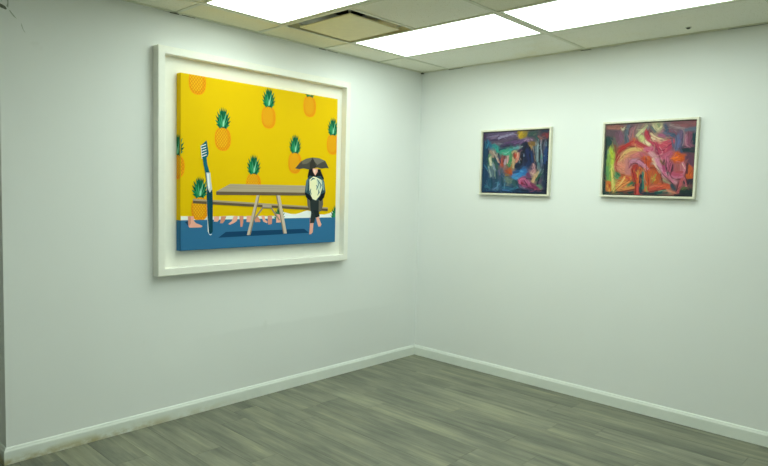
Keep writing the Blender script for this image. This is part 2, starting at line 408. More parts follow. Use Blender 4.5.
('b08890',0.007,[(0.903,0.816),(0.904,0.693),(0.93,0.656)]),
('3a4048',0.009,[(0.235,0.949),(0.227,0.86),(0.252,0.757)]),
('3a4048',0.009,[(0.271,0.833),(0.278,0.935),(0.309,0.966)]),
('b88a80',0.007,[(0.293,0.833),(0.311,0.909),(0.352,0.952)]),
('e0c8a8',0.008,[(0.57,0.48),(0.61,0.391),(0.665,0.303)]),
('e0c8a8',0.008,[(0.881,0.43),(0.909,0.368)]),
('ecd8b0',0.008,[(0.536,0.845),(0.584,0.793),(0.667,0.76)]),
('ecd8b0',0.008,[(0.473,0.726),(0.51,0.7)]),
('ecc884',0.007,[(0.175,0.099),(0.233,0.193),(0.256,0.239)]),
('ecc884',0.007,[(0.102,0.323),(0.118,0.164),(0.131,0.044)]),
('f07a20',0.009,[(0.808,0.508),(0.836,0.546)]),
]
import bpy, bmesh, math, random
import numpy as np
from mathutils import Vector, Matrix

random.seed(7)
rng = np.random.default_rng(7)
scene = bpy.context.scene
COL = scene.collection
H = 2.586                      # ceiling height
XL = -3.371                    # outer end of the left wall
XB, YB, YN = -7.4, -6.4, 0.62  # far sides of the room

# ------------------------------------------------------------------ colour
def lin(c):
    return c / 12.92 if c <= 0.04045 else ((c + 0.055) / 1.055) ** 2.4

def hexlin(h):
    return tuple(lin(int(h[i:i + 2], 16) / 255) for i in (0, 2, 4))

GAIN = (1.30, 1.17, 1.36)      # photographed colour -> pigment under the room's greenish light
def pigment(h, k=1.0):
    return tuple(min(0.93, max(0.0, c * g * k)) for c, g in zip(hexlin(h), GAIN))

# ------------------------------------------------------------------ materials
def new_mat(name):
    m = bpy.data.materials.new(name)
    m.use_nodes = True
    nt = m.node_tree
    return m, nt, nt.nodes['Principled BSDF']

def N(nt, typ, **kw):
    n = nt.nodes.new(typ)
    for k, v in kw.items():
        setattr(n, k, v)
    return n

def noise(nt, coord, scale, detail=3, rough=0.55, stretch=None):
    t = N(nt, 'ShaderNodeTexNoise')
    t.inputs['Scale'].default_value = scale
    t.inputs['Detail'].default_value = detail
    t.inputs['Roughness'].default_value = rough
    if stretch:
        mp = N(nt, 'ShaderNodeMapping')
        mp.inputs['Scale'].default_value = stretch
        nt.links.new(coord, mp.inputs['Vector'])
        coord = mp.outputs['Vector']
    nt.links.new(coord, t.inputs['Vector'])
    return t.outputs['Fac']

def ramp(nt, fac, stops):
    r = N(nt, 'ShaderNodeValToRGB')
    e = r.color_ramp.elements
    while len(e) < len(stops):
        e.new(0.5)
    for el, (p, c) in zip(e, stops):
        el.position = p
        el.color = (*c, 1)
    nt.links.new(fac, r.inputs['Fac'])
    return r.outputs['Color']

def mix(nt, fac, a, b, mode='MIX'):
    m = N(nt, 'ShaderNodeMix', data_type='RGBA', blend_type=mode)
    if isinstance(fac, (int, float)):
        m.inputs[0].default_value = fac
    else:
        nt.links.new(fac, m.inputs[0])
    for i, v in ((6, a), (7, b)):
        if isinstance(v, tuple):
            m.inputs[i].default_value = (*v, 1)
        else:
            nt.links.new(v, m.inputs[i])
    return m.outputs[2]

def math_node(nt, op, a, b=None, c=None):
    n = N(nt, 'ShaderNodeMath', operation=op)
    for i, v in enumerate((a, b, c)):
        if v is None:
            continue
        if isinstance(v, (int, float)):
            n.inputs[i].default_value = v
        else:
            nt.links.new(v, n.inputs[i])
    return n.outputs[0]

def smooth(nt, v, lo, hi):
    n = N(nt, 'ShaderNodeMapRange', interpolation_type='SMOOTHSTEP')
    nt.links.new(v, n.inputs[0])
    n.inputs[1].default_value = lo
    n.inputs[2].default_value = hi
    return n.outputs[0]

def bump(nt, bsdf, h, strength, dist):
    b = N(nt, 'ShaderNodeBump')
    b.inputs['Strength'].default_value = strength
    b.inputs['Distance'].default_value = dist
    nt.links.new(h, b.inputs['Height'])
    nt.links.new(b.outputs['Normal'], bsdf.inputs['Normal'])

def simple(name, col, rough=0.5, metal=0.0, var=0.0, scale=20):
    m, nt, p = new_mat(name)
    p.inputs['Roughness'].default_value = rough
    p.inputs['Metallic'].default_value = metal
    co = N(nt, 'ShaderNodeTexCoord').outputs['Object']
    f = noise(nt, co, scale)
    lo = tuple(c * (1 - var) for c in col)
    hi = tuple(min(1, c * (1 + var)) for c in col)
    nt.links.new(ramp(nt, f, [(0.3, lo), (0.7, hi)]), p.inputs['Base Color'])
    return m

WALL = (0.85, 0.865, 0.87)
def wall_mat(name, marked=False):
    m, nt, p = new_mat(name)
    p.inputs['Roughness'].default_value = 0.62
    p.inputs['Specular IOR Level'].default_value = 0.3
    tc = N(nt, 'ShaderNodeTexCoord').outputs['Object']
    f = noise(nt, tc, 1.1, 4)
    col = ramp(nt, f, [(0.3, tuple(c * 0.975 for c in WALL)), (0.7, WALL)])
    if marked:                # darker below about half a metre, its edge uneven
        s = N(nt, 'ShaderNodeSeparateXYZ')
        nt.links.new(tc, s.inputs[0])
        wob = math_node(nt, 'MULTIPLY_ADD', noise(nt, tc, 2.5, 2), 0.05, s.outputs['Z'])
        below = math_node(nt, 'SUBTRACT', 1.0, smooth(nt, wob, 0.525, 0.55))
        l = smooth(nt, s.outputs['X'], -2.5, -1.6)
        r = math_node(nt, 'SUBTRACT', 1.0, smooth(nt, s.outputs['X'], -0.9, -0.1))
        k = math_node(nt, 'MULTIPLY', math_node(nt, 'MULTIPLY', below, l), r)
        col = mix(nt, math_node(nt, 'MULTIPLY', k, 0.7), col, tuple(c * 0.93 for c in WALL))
        sm = noise(nt, tc, 3.3, 5, 0.65)   # a few faint scuffs
        col = mix(nt, math_node(nt, 'MULTIPLY', smooth(nt, sm, 0.66, 0.76), 0.25), col, (0.62, 0.64, 0.60))
    nt.links.new(col, p.inputs['Base Color'])
    bump(nt, p, noise(nt, tc, 260, 2), 0.08, 0.002)
    return m

def baseboard_mat():
    m, nt, p = new_mat('baseboard_gloss_white')
    p.inputs['Roughness'].default_value = 0.35
    tc = N(nt, 'ShaderNodeTexCoord').outputs['Object']
    s = N(nt, 'ShaderNodeSeparateXYZ')
    nt.links.new(tc, s.inputs[0])
    col = ramp(nt, noise(nt, tc, 3, 4), [(0.3, (0.76, 0.80, 0.76)), (0.7, (0.82, 0.85, 0.82))])
    # yellow-brown water stain along the foot, worst at the outer end of the left wall
    low = math_node(nt, 'SUBTRACT', 1.0, smooth(nt, s.outputs['Z'], 0.004, 0.062))
    far = math_node(nt, 'SUBTRACT', 1.0, smooth(nt, s.outputs['X'], -3.1, -1.5))
    blot = smooth(nt, noise(nt, tc, 9, 5, 0.6, (1, 1, 1.6)), 0.30, 0.62)
    k = math_node(nt, 'MULTIPLY', math_node(nt, 'MULTIPLY', low, far), blot)
    col = mix(nt, math_node(nt, 'MULTIPLY', k, 0.95), col, (0.44, 0.38, 0.18))
    dark = math_node(nt, 'MULTIPLY', smooth(nt, noise(nt, tc, 14, 4), 0.64, 0.80), math_node(nt, 'MULTIPLY', low, far))
    col = mix(nt, dark, col, (0.20, 0.15, 0.06))
    nt.links.new(col, p.inputs['Base Color'])
    return m

def plank_mat():
    m, nt, p = new_mat('grey_brown_plank')
    tc = N(nt, 'ShaderNodeTexCoord').outputs['Object']
    at = N(nt, 'ShaderNodeAttribute', attribute_name='plank')
    add = N(nt, 'ShaderNodeVectorMath', operation='ADD')
    sc = N(nt, 'ShaderNodeVectorMath', operation='SCALE')
    sc.inputs['Scale'].default_value = 37.0
    nt.links.new(at.outputs['Color'], sc.inputs[0])
    nt.links.new(tc, add.inputs[0]); nt.links.new(sc.outputs[0], add.inputs[1])
    v = add.outputs[0]
    sep = N(nt, 'ShaderNodeSeparateColor')
    nt.links.new(at.outputs['Color'], sep.inputs[0])
    base = ramp(nt, sep.outputs['Red'], [(0.0, (0.195, 0.200, 0.156)), (0.5, (0.220, 0.224, 0.172)), (1.0, (0.247, 0.250, 0.192))])
    streak = noise(nt, v, 1.0, 6, 0.62, (26, 1.3, 1))
    cloud = noise(nt, v, 1.0, 4, 0.6, (6, 1.6, 1))
    fine = noise(nt, v, 1.0, 3, 0.6, (120, 5, 1))
    c = mix(nt, 0.9, base, ramp(nt, streak, [(0.30, (0.60, 0.60, 0.61)), (0.55, (1.0, 1.0, 1.0)), (0.75, (1.40, 1.36, 1.22))]), 'MULTIPLY')
    c = mix(nt, 0.9, c, ramp(nt, cloud, [(0.30, (0.62, 0.63, 0.66)), (0.52, (1.0, 1.0, 1.0)), (0.72, (1.36, 1.32, 1.20))]), 'MULTIPLY')
    c = mix(nt, 0.6, c, ramp(nt, fine, [(0.3, (0.82, 0.82, 0.82)), (0.7, (1.14, 1.14, 1.12))]), 'MULTIPLY')
    nt.links.new(c, p.inputs['Base Color'])
    p.inputs['Specular IOR Level'].default_value = 0.35
    nt.links.new(math_node(nt, 'MULTIPLY_ADD', streak, 0.2, 0.42), p.inputs['Roughness'])
    bump(nt, p, streak, 0.12, 0.003)
    return m

def tile_mat():
    m, nt, p = new_mat('mineral_ceiling_tile')
    p.inputs['Roughness'].default_value = 0.9
    p.inputs['Specular IOR Level'].default_value = 0.15
    tc = N(nt, 'ShaderNodeTexCoord').outputs['Object']
    at = N(nt, 'ShaderNodeAttribute', attribute_name='tile')
    sep = N(nt, 'ShaderNodeSeparateColor')
    nt.links.new(at.outputs['Color'], sep.inputs[0])
    tone = ramp(nt, sep.outputs['Red'], [(0.0, (0.86, 0.82, 0.60)), (1.0, (0.93, 0.93, 0.87))])
    col = mix(nt, smooth(nt, noise(nt, tc, 1.7, 4), 0.5, 0.8), tone, (0.87, 0.83, 0.65))
    col = mix(nt, smooth(nt, noise(nt, tc, 150, 1), 0.66, 0.74), col, (0.66, 0.64, 0.50))
    nt.links.new(col, p.inputs['Base Color'])
    bump(nt, p, noise(nt, tc, 180, 2), 0.2, 0.002)
    return m

def paint_mat(name, rough, spec=0.3, weave=None, relief=None):
    m, nt, p = new_mat(name)
    at = N(nt, 'ShaderNodeAttribute', attribute_name='pigment')
    nt.links.new(at.outputs['Color'], p.inputs['Base Color'])
    p.inputs['Roughness'].default_value = rough
    p.inputs['Specular IOR Level'].default_value = spec
    tc = N(nt, 'ShaderNodeTexCoord').outputs['Object']
    if weave:
        bump(nt, p, noise(nt, tc, weave, 2), 0.1, 0.001)
    if relief:
        bump(nt, p, noise(nt, tc, relief, 4, 0.6), 0.35, 0.003)
    return m

def emitter(name, col, strength):
    m, nt, p = new_mat(name)
    p.inputs['Base Color'].default_value = (0.85, 0.87, 0.85, 1)
    p.inputs['Roughness'].default_value = 0.4
    p.inputs['Emission Color'].default_value = (*col, 1)
    p.inputs['Emission Strength'].default_value = strength
    return m

M_WALL = wall_mat('pale_wall_paint')
M_WALL_L = wall_mat('pale_wall_paint_marked', True)
M_BASE = baseboard_mat()
M_FLOOR = plank_mat()
M_SEAM = simple('plank_seam', (0.10, 0.097, 0.078), 0.8, 0, 0.1)
M_TILE = tile_mat()
M_BAR = simple('painted_steel_grid', (0.74, 0.74, 0.60), 0.45, 0, 0.04)
M_GAP_SHADE = simple('gap_shadow', (0.09, 0.09, 0.075), 0.9)  # shade of the ceiling-edge gaps, given as a dark colour
M_PLENUM = simple('bare_slab', (0.25, 0.25, 0.24), 0.9, 0, 0.1)
M_CHIP = simple('bare_plaster', (0.18, 0.20, 0.165), 0.9, 0, 0.3, 60)
M_CRACK = simple('hairline_crack', (0.50, 0.54, 0.49), 0.9, 0, 0.2, 60)
M_LAMPFRAME = simple('enamelled_steel', (0.66, 0.68, 0.56), 0.4, 0, 0.02)
M_LENS = emitter('lit_acrylic_lens', (0.85, 1.0, 0.88), LAMP)
M_VENT = simple('cream_enamel', (0.86, 0.80, 0.50), 0.5, 0, 0.03)
M_VENTMETAL = simple('bare_vent_metal', (0.42, 0.42, 0.38), 0.35, 0.7, 0.1)
M_VENTDARK = simple('duct_black', (0.015, 0.015, 0.013), 0.8)
M_FRAMEWHITE = simple('cream_white_lacquer', (0.90, 0.89, 0.83), 0.45, 0, 0.015)
M_BACKBOARD = simple('white_mount_board', (0.88, 0.87, 0.81), 0.7, 0, 0.01)
M_PALEWOOD = simple('pale_limed_wood', (0.76, 0.73, 0.61), 0.5, 0, 0.05, 40)
M_RECESS_SHADE = simple('recess_shadow', (0.05, 0.045, 0.035), 0.7)  # near-black colour paints in the shadow inside the frame recess
M_ACRYLIC = paint_mat('flat_acrylic_paint', 0.6, 0.08, weave=900)
M_OIL = paint_mat('oil_paint', 0.5, 0.3, relief=90)
M_FIT = simple('dark_bronze_fitting', (0.06, 0.055, 0.045), 0.4, 0.5)

# ------------------------------------------------------------------ mesh helpers
def box(bm, x0, x1, y0, y1, z0, z1, mi=0):
    v = [bm.verts.new((x, y, z)) for z in (z0, z1) for y in (y0, y1) for x in (x0, x1)]
    fs = []
    for idx in ((0, 2, 3, 1), (4, 5, 7, 6), (0, 1, 5, 4), (2, 6, 7, 3), (0, 4, 6, 2), (1, 3, 7, 5)):
        f = bm.faces.new([v[i] for i in idx]); f.material_index = mi; fs.append(f)
    return fs

def link(name, bm, mats, parent=None, loc=None, bevel=0.0, smooth_shade=False):
    me = bpy.data.meshes.new(name)
    bmesh.ops.recalc_face_normals(bm, faces=bm.faces[:])
    bm.to_mesh(me); bm.free()
    for m in (mats if isinstance(mats, (list, tuple)) else [mats]):
        me.materials.append(m)
    if smooth_shade:
        for p in me.polygons: p.use_smooth = True
    o = bpy.data.objects.new(name, me)
    COL.objects.link(o)
    if parent: o.parent = parent
    if loc: o.location = loc
    if bevel:
        b = o.modifiers.new('edge', 'BEVEL')
        b.width = bevel; b.segments = 2; b.limit_method = 'ANGLE'
    return o

def structure(o):
    o['kind'] = 'structure'
    return o

def thing(name, label, cat, loc, group=None):
    o = bpy.data.objects.new(name, None)
    o.empty_display_size = 0.1
    COL.objects.link(o)
    o.location = loc
    o['label'] = label; o['category'] = cat
    if group: o['group'] = group
    return o

def sweep(bm, prof, path, closed=False, mi=0):
    """prof: (offset towards the room, height); path: list of (x, y, nx, ny) with the mitred normals"""
    rings = [[bm.verts.new((x + nx * o, y + ny * o, z)) for o, z in prof] for x, y, nx, ny in path]
    n = len(prof)
    for a, b in zip(rings, rings[1:]):
        for i in range(n):
            f = bm.faces.new((a[i], a[(i + 1) % n], b[(i + 1) % n], b[i])); f.material_index = mi
    bm.faces.new(rings[0]); bm.faces.new(rings[-1][::-1])

# ------------------------------------------------------------------ room shell
def build_floor():
    bm = bmesh.new()
    lay = bm.faces.layers.int.new('pid')
    W, L, G = 0.18, 1.22, 0.0007
    box(bm, XB, 0.0, YB, YN, -0.06, -0.003, 1)
    tones = [(0.0, 0.0, 0.0)]
    x_edge = 0.10
    k = 0
    fixed = {}
    x1 = x_edge
    while x1 > XB:
        x0 = x1 - W
        off = {-1.52: -1.64, -1.34: -1.94}.get(round(x0, 2))
        if off is None:
            off = -random.uniform(0, L)
        y = off + L * math.ceil((YN - off) / L)
        while y > YB:
            a, b = max(x0 + G, XB), min(x1 - G, 0.0)
            c, d = max(y - L + G, YB), min(y - G, YN)
            if b - a > 0.004 and d - c > 0.004:
                tones.append((random.random(), random.random(), random.random()))
                for f in box(bm, a, b, c, d, -0.004, 0.0, 0):
                    f[lay] = len(tones) - 1
            y -= L
        x1 = x0
    pid = None
    bm.faces.ensure_lookup_table()
    o = None
    me = bpy.data.meshes.new('floor')
    bmesh.ops.recalc_face_normals(bm, faces=bm.faces[:])
    bm.to_mesh(me); bm.free()
    me.materials.append(M_FLOOR); me.materials.append(M_SEAM)
    ids = np.zeros(len(me.polygons), np.int32)
    me.attributes['pid'].data.foreach_get('value', ids)
    at = me.attributes.new('plank', 'FLOAT_COLOR', 'CORNER')
    buf = np.ones((len(me.loops), 4), np.float32)
    for p in me.polygons:
        for li in p.loop_indices:
            buf[li, :3] = tones[ids[p.index]]
    at.data.foreach_set('color', buf.ravel())
    o = bpy.data.objects.new('floor', me); COL.objects.link(o)
    return structure(o)
build_floor()

T = 0.14
bm = bmesh.new(); box(bm, XL, T, 0.0, YN, -0.06, H + 0.32)
# chipped corner and the crack that runs down from it
def wall_patch(bm, pts, mi, dy=0.0006):
    f = bm.faces.new([bm.verts.new((x, -dy, z)) for x, z in pts]); f.material_index = mi
wall_patch(bm, [(-3.37, 2.422), (-3.355, 2.419), (-3.341, 2.413), (-3.334, 2.403), (-3.336, 2.396), (-3.348, 2.398), (-3.358, 2.401), (-3.37, 2.406)], 1)
wall_patch(bm, [(-3.336, 2.414), (-3.331, 2.43), (-3.333, 2.45), (-3.329, 2.47), (-3.325, 2.452), (-3.326, 2.43), (-3.327, 2.408)], 2)
wall_patch(bm, [(-3.324, 2.396), (-3.312, 2.378), (-3.300, 2.366), (-3.288, 2.36), (-3.298, 2.372), (-3.312, 2.388), (-3.319, 2.398)], 2)
wall_patch(bm, [(-3.267, 2.345), (-3.262, 2.325), (-3.257, 2.31), (-3.247, 2.296), (-3.255, 2.302), (-3.262, 2.314), (-3.268, 2.33)], 2)
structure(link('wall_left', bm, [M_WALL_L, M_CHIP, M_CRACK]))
bm = bmesh.new(); box(bm, 0.0, T, YB - T, 0.0, -0.06, H + 0.32)
structure(link('wall_right', bm, M_WALL))
bm = bmesh.new(); box(bm, XB - T, XL, YN, YN + T, -0.06, H + 0.32)
structure(link('wall_alcove', bm, M_WALL))
bm = bmesh.new(); box(bm, XB - T, XB, YB - T, YN, -0.06, H + 0.32)
structure(link('wall_far', bm, M_WALL))
bm = bmesh.new(); box(bm, XB, 0.0, YB - T, YB, -0.06, H + 0.32)
structure(link('wall_back', bm, M_WALL))

PROF = [(0.0, 0.0), (0.014, 0.0), (0.014, 0.066), (0.0125, 0.073), (0.009, 0.078), (0.0075, 0.084), (0.004, 0.089), (0.0, 0.090)]
bm = bmesh.new()
sweep(bm, PROF, [(XL, YN, -1, 0), (XL, 0, -1, -1), (0, 0, -1, -1)])
structure(link('baseboard_left', bm, M_BASE))
bm = bmesh.new()
sweep(bm, PROF, [(0, 0, -1, -1), (0, YB, -1, 1)])
structure(link('baseboard_right', bm, M_BASE))
bm = bmesh.new()
sweep(bm, PROF, [(0, YB, -1, 1), (XB, YB, 1, 1), (XB, YN, 1, -1), (XL, YN, -1, -1)])
structure(link('baseboard_back', bm, M_BASE))

# ------------------------------------------------------------------ dropped ceiling
GX = [0.0, -0.583]
while GX[-1] > XB: GX.append(max(XB, GX[-1] - 0.607))
GY = [YN, -0.302]
while GY[-1] > YB: GY.append(max(YB, GY[-1] - 1.2575))
LAMPS = {(3, 1): 'L1', (1, 1): 'L2', (1, 2): 'L3', (3, 2): 'L4', (5, 4): 'L5', (5, 2): 'L6', (7, 3): 'L7'}  # last four are unseen panels, added to brighten the walls
VENT = (2, 1)
BW = 0.012                     # half a grid bar
Y_VENT = GY[1] - 0.628
def build_ceiling():
    bm = bmesh.new()
    lay = bm.faces.layers.int.new('tid')
    tones = [(0.5, 0.5, 0.5)]
    def tile(x0, x1, y0, y1, tone=None):
        t = random.uniform(0.35, 1.0) if tone is None else tone
        tones.append((t, t, t))
        for f in box(bm, x0 + 0.001, x1 - 0.001, y0 + 0.001, y1 - 0.001, H + 0.004, H + 0.018):
            f[lay] = len(tones) - 1
    for i in range(len(GX) - 1):
        for j in range(len(GY) - 1):
            x1, x0, y1, y0 = GX[i], GX[i + 1], GY[j], GY[j + 1]
            if (i, j) in LAMPS: continue
            if (i, j) == VENT:
                tile(x0, x1, y0, Y_VENT, 0.85); continue
            if j == 0:                       # narrow border tiles along the left wall, alcove tiles beyond its end
                if x1 > XL:
                    tile(max(x0, XL), x1, y0, 0.0, 0.05 if i in (2, 3) else 0.6)
                if x0 < XL:
                    tile(x0, min(x1, XL), y0, YN)
                continue
            if j == 1 and i in (4,): tile(x0, x1, y0, y1, 0.55); continue
            tile(x0, x1, y0, y1)
    # closed plenum above
    for f in box(bm, XB, 0.0, YB, 0.0, H + 0.30, H + 0.32, 1): f[lay] = 0
    for f in box(bm, XB, XL, 0.0, YN, H + 0.30, H + 0.32, 1): f[lay] = 0
    me = bpy.data.meshes.new('ceiling')
    bmesh.ops.recalc_face_normals(bm, faces=bm.faces[:])
    bm.to_mesh(me); bm.free()
    me.materials.append(M_TILE); me.materials.append(M_PLENUM)
    ids = np.zeros(len(me.polygons), np.int32)
    me.attributes['tid'].data.foreach_get('value', ids)
    at = me.attributes.new('tile', 'FLOAT_COLOR', 'CORNER')
    buf = np.ones((len(me.loops), 4), np.float32)
    for p in me.polygons:
        for li in p.loop_indices: buf[li, :3] = tones[ids[p.index]]
    at.data.foreach_set('color', buf.ravel())
    o = bpy.data.objects.new('ceiling', me); COL.objects.link(o)
    structure(o)
    # grid of T-bars
    bm = bmesh.new()
    for x in GX[1:-1]:
        top = 0.0 if x > XL else YN
        box(bm, x - BW, x + BW, YB, top, H - 0.001, H + 0.004)
        box(bm, x - 0.001, x + 0.001, YB, top, H + 0.019, H + 0.03)
    for j, y in enumerate(GY[1:-1]):
        for x1, x0 in zip(GX, GX[1:]):
            box(bm, x0 + BW, x1 - BW, y - BW, y + BW, H - 0.0008, H + 0.004)
    box(bm, GX[3] + BW, GX[2] - BW, Y_VENT - BW, Y_VENT + BW, H - 0.0008, H + 0.004)
    structure(link('trim_1', bm, M_BAR))
    # wall angle, with thin dark strips painting in shadow gaps along the wall
    bm = bmesh.new()
    box(bm, XL, 0.0, -0.022, 0.0, H - 0.001, H + 0.004)
    box(bm, -0.022, 0.0, YB, -0.022, H - 0.001, H + 0.004)
    for a, b, h in ((-2.44, -2.38, 0.004), (-2.36, -2.27, 0.002), (-1.23, -1.16, 0.003), (-1.14, -1.04, 0.002)):
        box(bm, a, b, -0.003, -0.0002, H - 0.001 - h, H - 0.001, 1)
    for a, b, h in ((-0.45, -0.30, 0.003), (-1.60, -1.52, 0.003), (-2.9, -2.5, 0.0015)):
        box(bm, -0.003, -0.0002, a, b, H - 0.001 - h, H - 0.001, 1)
    box(bm, -0.022, -0.0002, -0.022, -0.0002, H - 0.010, H - 0.001, 1)
    structure(link('trim_2', bm, [M_BAR, M_GAP_SHADE]))
build_ceiling()

# ------------------------------------------------------------------ ceiling lights
LABELS = {
    'L1': 'lit white rectangular ceiling light panel beside the air vent, above the big yellow painting',
    'L2': 'lit white ceiling light panel nearest the corner where the two walls meet',
    'L3': 'lit white ceiling light panel end to end with another, above the right wall paintings',
    'L4': 'added fill light panel, out of view, end to end with the one beside the air vent',
    'L5': 'added fill light panel, out of view, nearest the back wall of the room',
    'L6': 'added fill light panel, out of view, over the middle of the room, on its own',
    'L7': 'added fill light panel, out of view, farthest from the three paintings',
}
def ceiling_light(key):
    (i, j) = next(k for k, v in LAMPS.items() if v == key)
    x1, x0, y1, y0 = GX[i], GX[i + 1], GY[j], GY[j + 1]
    cx, cy = (x0 + x1) / 2, (y0 + y1) / 2
    hx, hy = (x1 - x0) / 2 - 0.002, (y1 - y0) / 2 - 0.002
    t = thing('ceiling_light', LABELS[key], 'ceiling light', (cx, cy, H), 'fluorescent ceiling panels')
    bm = bmesh.new()
    f = 0.022                            # visible steel rim
    fl, fr = (0.010, 0.042) if key == 'L1' else (f, f)
    for a, b, c, d in ((-hx, -hx + fl, -hy, hy), (hx - fr, hx, -hy, hy), (-hx + fl, hx - fr, -hy, -hy + 1.5 * f), (-hx + fl, hx - fr, hy - 1.5 * f, hy)):
        box(bm, a, b, c, d, 0.0025, 0.07)
    box(bm, -hx, hx, -hy, hy, 0.07, 0.075)
    link('frame', bm, M_LAMPFRAME, t)
    bm = bmesh.new()
    box(bm, -hx + fl, hx - fr, -hy + 1.5 * f, hy - 1.5 * f, 0.0035, 0.007)
    link('diffuser', bm, M_LENS, t)
    return t
for key in ALL_LAMPS: ceiling_light(key)

# ------------------------------------------------------------------ air vent
def air_vent():
    x1, x0, y1, y0 = GX[2], GX[3], GY[1], Y_VENT
    cx, cy = (x0 + x1) / 2, (y0 + y1) / 2
    hx, hy = (x1 - x0) / 2 - 0.002, (y1 - y0) / 2 - 0.002
    t = thing('air_vent', 'square cream air vent with flat centre plate set into the ceiling between light panels', 'air vent', (cx, cy, H))
    def ring(bm, rings, mi=0):
        vs = [[bm.verts.new((sx * a, sy * b, z)) for sx, sy in ((-1, -1), (1, -1), (1, 1), (-1, 1))] for a, b, z in rings]
        for p, q in zip(vs, vs[1:]):
            for k in range(4):
                f = bm.faces.new((p[k], p[(k + 1) % 4], q[(k + 1) % 4], q[k])); f.material_index = mi
        return vs
    bm = bmesh.new()
    ring(bm, [(hx, hy, 0.02), (hx, hy, 0.0045), (hx - 0.005, hy - 0.005, 0.003), (hx - 0.008, hy - 0.008, 0.005), (hx - 0.008, hy - 0.008, 0.012)])
    link('frame', bm, M_VENT, t)
    bm = bmesh.new()
    ring(bm, [(hx - 0.008, hy - 0.008, 0.012), (hx - 0.014, hy - 0.014, 0.040)], 2)
    ring(bm, [(hx - 0.014, hy - 0.014, 0.040), (hx - 0.09, hy - 0.09, 0.085), (0.16, 0.16, 0.12)])
    vs = ring(bm, [(0.16, 0.16, 0.12), (0.16, 0.16, 0.24)], 1)
    f = bm.faces.new(vs[-1]); f.material_index = 1
    link('cone', bm, [M_VENTMETAL, M_VENTDARK, M_VENT], t)
    bm = bmesh.new()
    p, q = 0.226, 0.240
    vs = ring(bm, [(p - 0.014, q - 0.014, 0.010), (p, q, 0.004), (p, q, 0.000), (p - 0.003, q - 0.003, -0.003)])
    bm.faces.new(vs[0][::-1]); bm.faces.new(vs[-1])
    bmesh.ops.remove_doubles(bm, verts=bm.verts[:], dist=1e-5)
    for v in bm.verts: v.co.z += -0.004 - 0.010 * (v.co.x + v.co.y)   # hangs a little out of level
    link('plate', bm, M_VENT, t)
    for sx, sy in ((-1, -1), (1, -1), (1, 1), (-1, 1)):      # hangers that carry the plate
        bm = bmesh.new()
        a, b = sx * 0.212, sy * 0.224
        vv = []
        for (px, py, pz) in ((a, b, 0.008), (sx * (hx - 0.036), sy * (hy - 0.036), 0.036)):
            vv.append([bm.verts.new((px + d * 0.006 * -sy, py + d * 0.006 * sx, pz + e)) for d, e in ((-1, 0), (1, 0), (1, 0.004), (-1, 0.004))])
        for k in range(4):
            bm.faces.new((vv[0][k], vv[0][(k + 1) % 4], vv[1][(k + 1) % 4], vv[1][k]))
        bm.faces.new(vv[0]); bm.faces.new(vv[1][::-1])
        link('hanger', bm, M_VENTMETAL, t)
air_vent()

# small round fitting on the border tile
def ceiling_fitting():
    t = thing('ceiling_fitting', 'small dark round fitting on the narrow ceiling tile near the right wall', 'ceiling fitting', (-0.176, -2.318, H))
    bm = bmesh.new()
    bmesh.ops.create_cone(bm, cap_ends=True, segments=20, radius1=0.017, radius2=0.020, depth=0.004, matrix=Matrix.Translation((0, 0, 0.002)))
    link('collar', bm, M_LAMPFRAME, t)
    bm = bmesh.new()
    bmesh.ops.create_cone(bm, cap_ends=True, segments=20, radius1=0.009, radius2=0.013, depth=0.006, matrix=Matrix.Translation((0, 0, -0.003)))
    link('plug', bm, M_FIT, t)
ceiling_fitting()

# ------------------------------------------------------------------ big pop-art painting in its shadow-box frame
AW, AH = 1.320, 1.115          # canvas width and height
class Art:
    """flat colour shapes on the face of the canvas, each a hair above the one before"""
    def __init__(self): self.items = []
    def poly(self, col, pts): self.items.append((col, [(p[0] + 0.002, p[1] + 0.005) if p[1] > 0.001 else tuple(p) for p in pts]))
    def line(self, col, a, b, w):
        dx, dz = b[0] - a[0], b[1] - a[1]; l = math.hypot(dx, dz) or 1
        nx, nz = -dz / l * w / 2, dx / l * w / 2
        self.poly(col, [(a[0] + nx, a[1] + nz), (b[0] + nx, b[1] + nz), (b[0] - nx, b[1] - nz), (a[0] - nx, a[1] - nz)])
    def curve(self, col, pts, ws):
        """a tapering ribbon along pts"""
        L, R = [], []
        for i, (p, w) in enumerate(zip(pts, ws)):
            a = pts[max(0, i - 1)]; b = pts[min(len(pts) - 1, i + 1)]
            dx, dz = b[0] - a[0], b[1] - a[1]; l = math.hypot(dx, dz) or 1
            L.append((p[0] - dz / l * w / 2, p[1] + dx / l * w / 2)); R.append((p[0] + dz / l * w / 2, p[1] - dx / l * w / 2))
        self.poly(col, L + R[::-1])

def clip(pts, x0, x1, z0, z1):
    for ax, val, keep in ((0, x0, 1), (0, x1, -1), (1, z0, 1), (1, z1, -1)):
        out = []
        for i, p in enumerate(pts):
            q = pts[i - 1]
            ip, iq = (p[ax] - val) * keep >= 0, (q[ax] - val) * keep >= 0
            if ip != iq:
                t = (val - q[ax]) / (p[ax] - q[ax])
                out.append((q[0] + (p[0] - q[0]) * t, q[1] + (p[1] - q[1]) * t))
            if ip: out.append(p)
        pts = out
        if len(pts) < 3: return []
    clean = [p for i, p in enumerate(pts) if math.hypot(p[0] - pts[i - 1][0], p[1] - pts[i - 1][1]) > 1e-5]
    return clean if len(clean) > 2 else []

art = Art()
BLUE, YEL = '2e6a8c', 'd2b400'
WHITE = 'e4ead8'
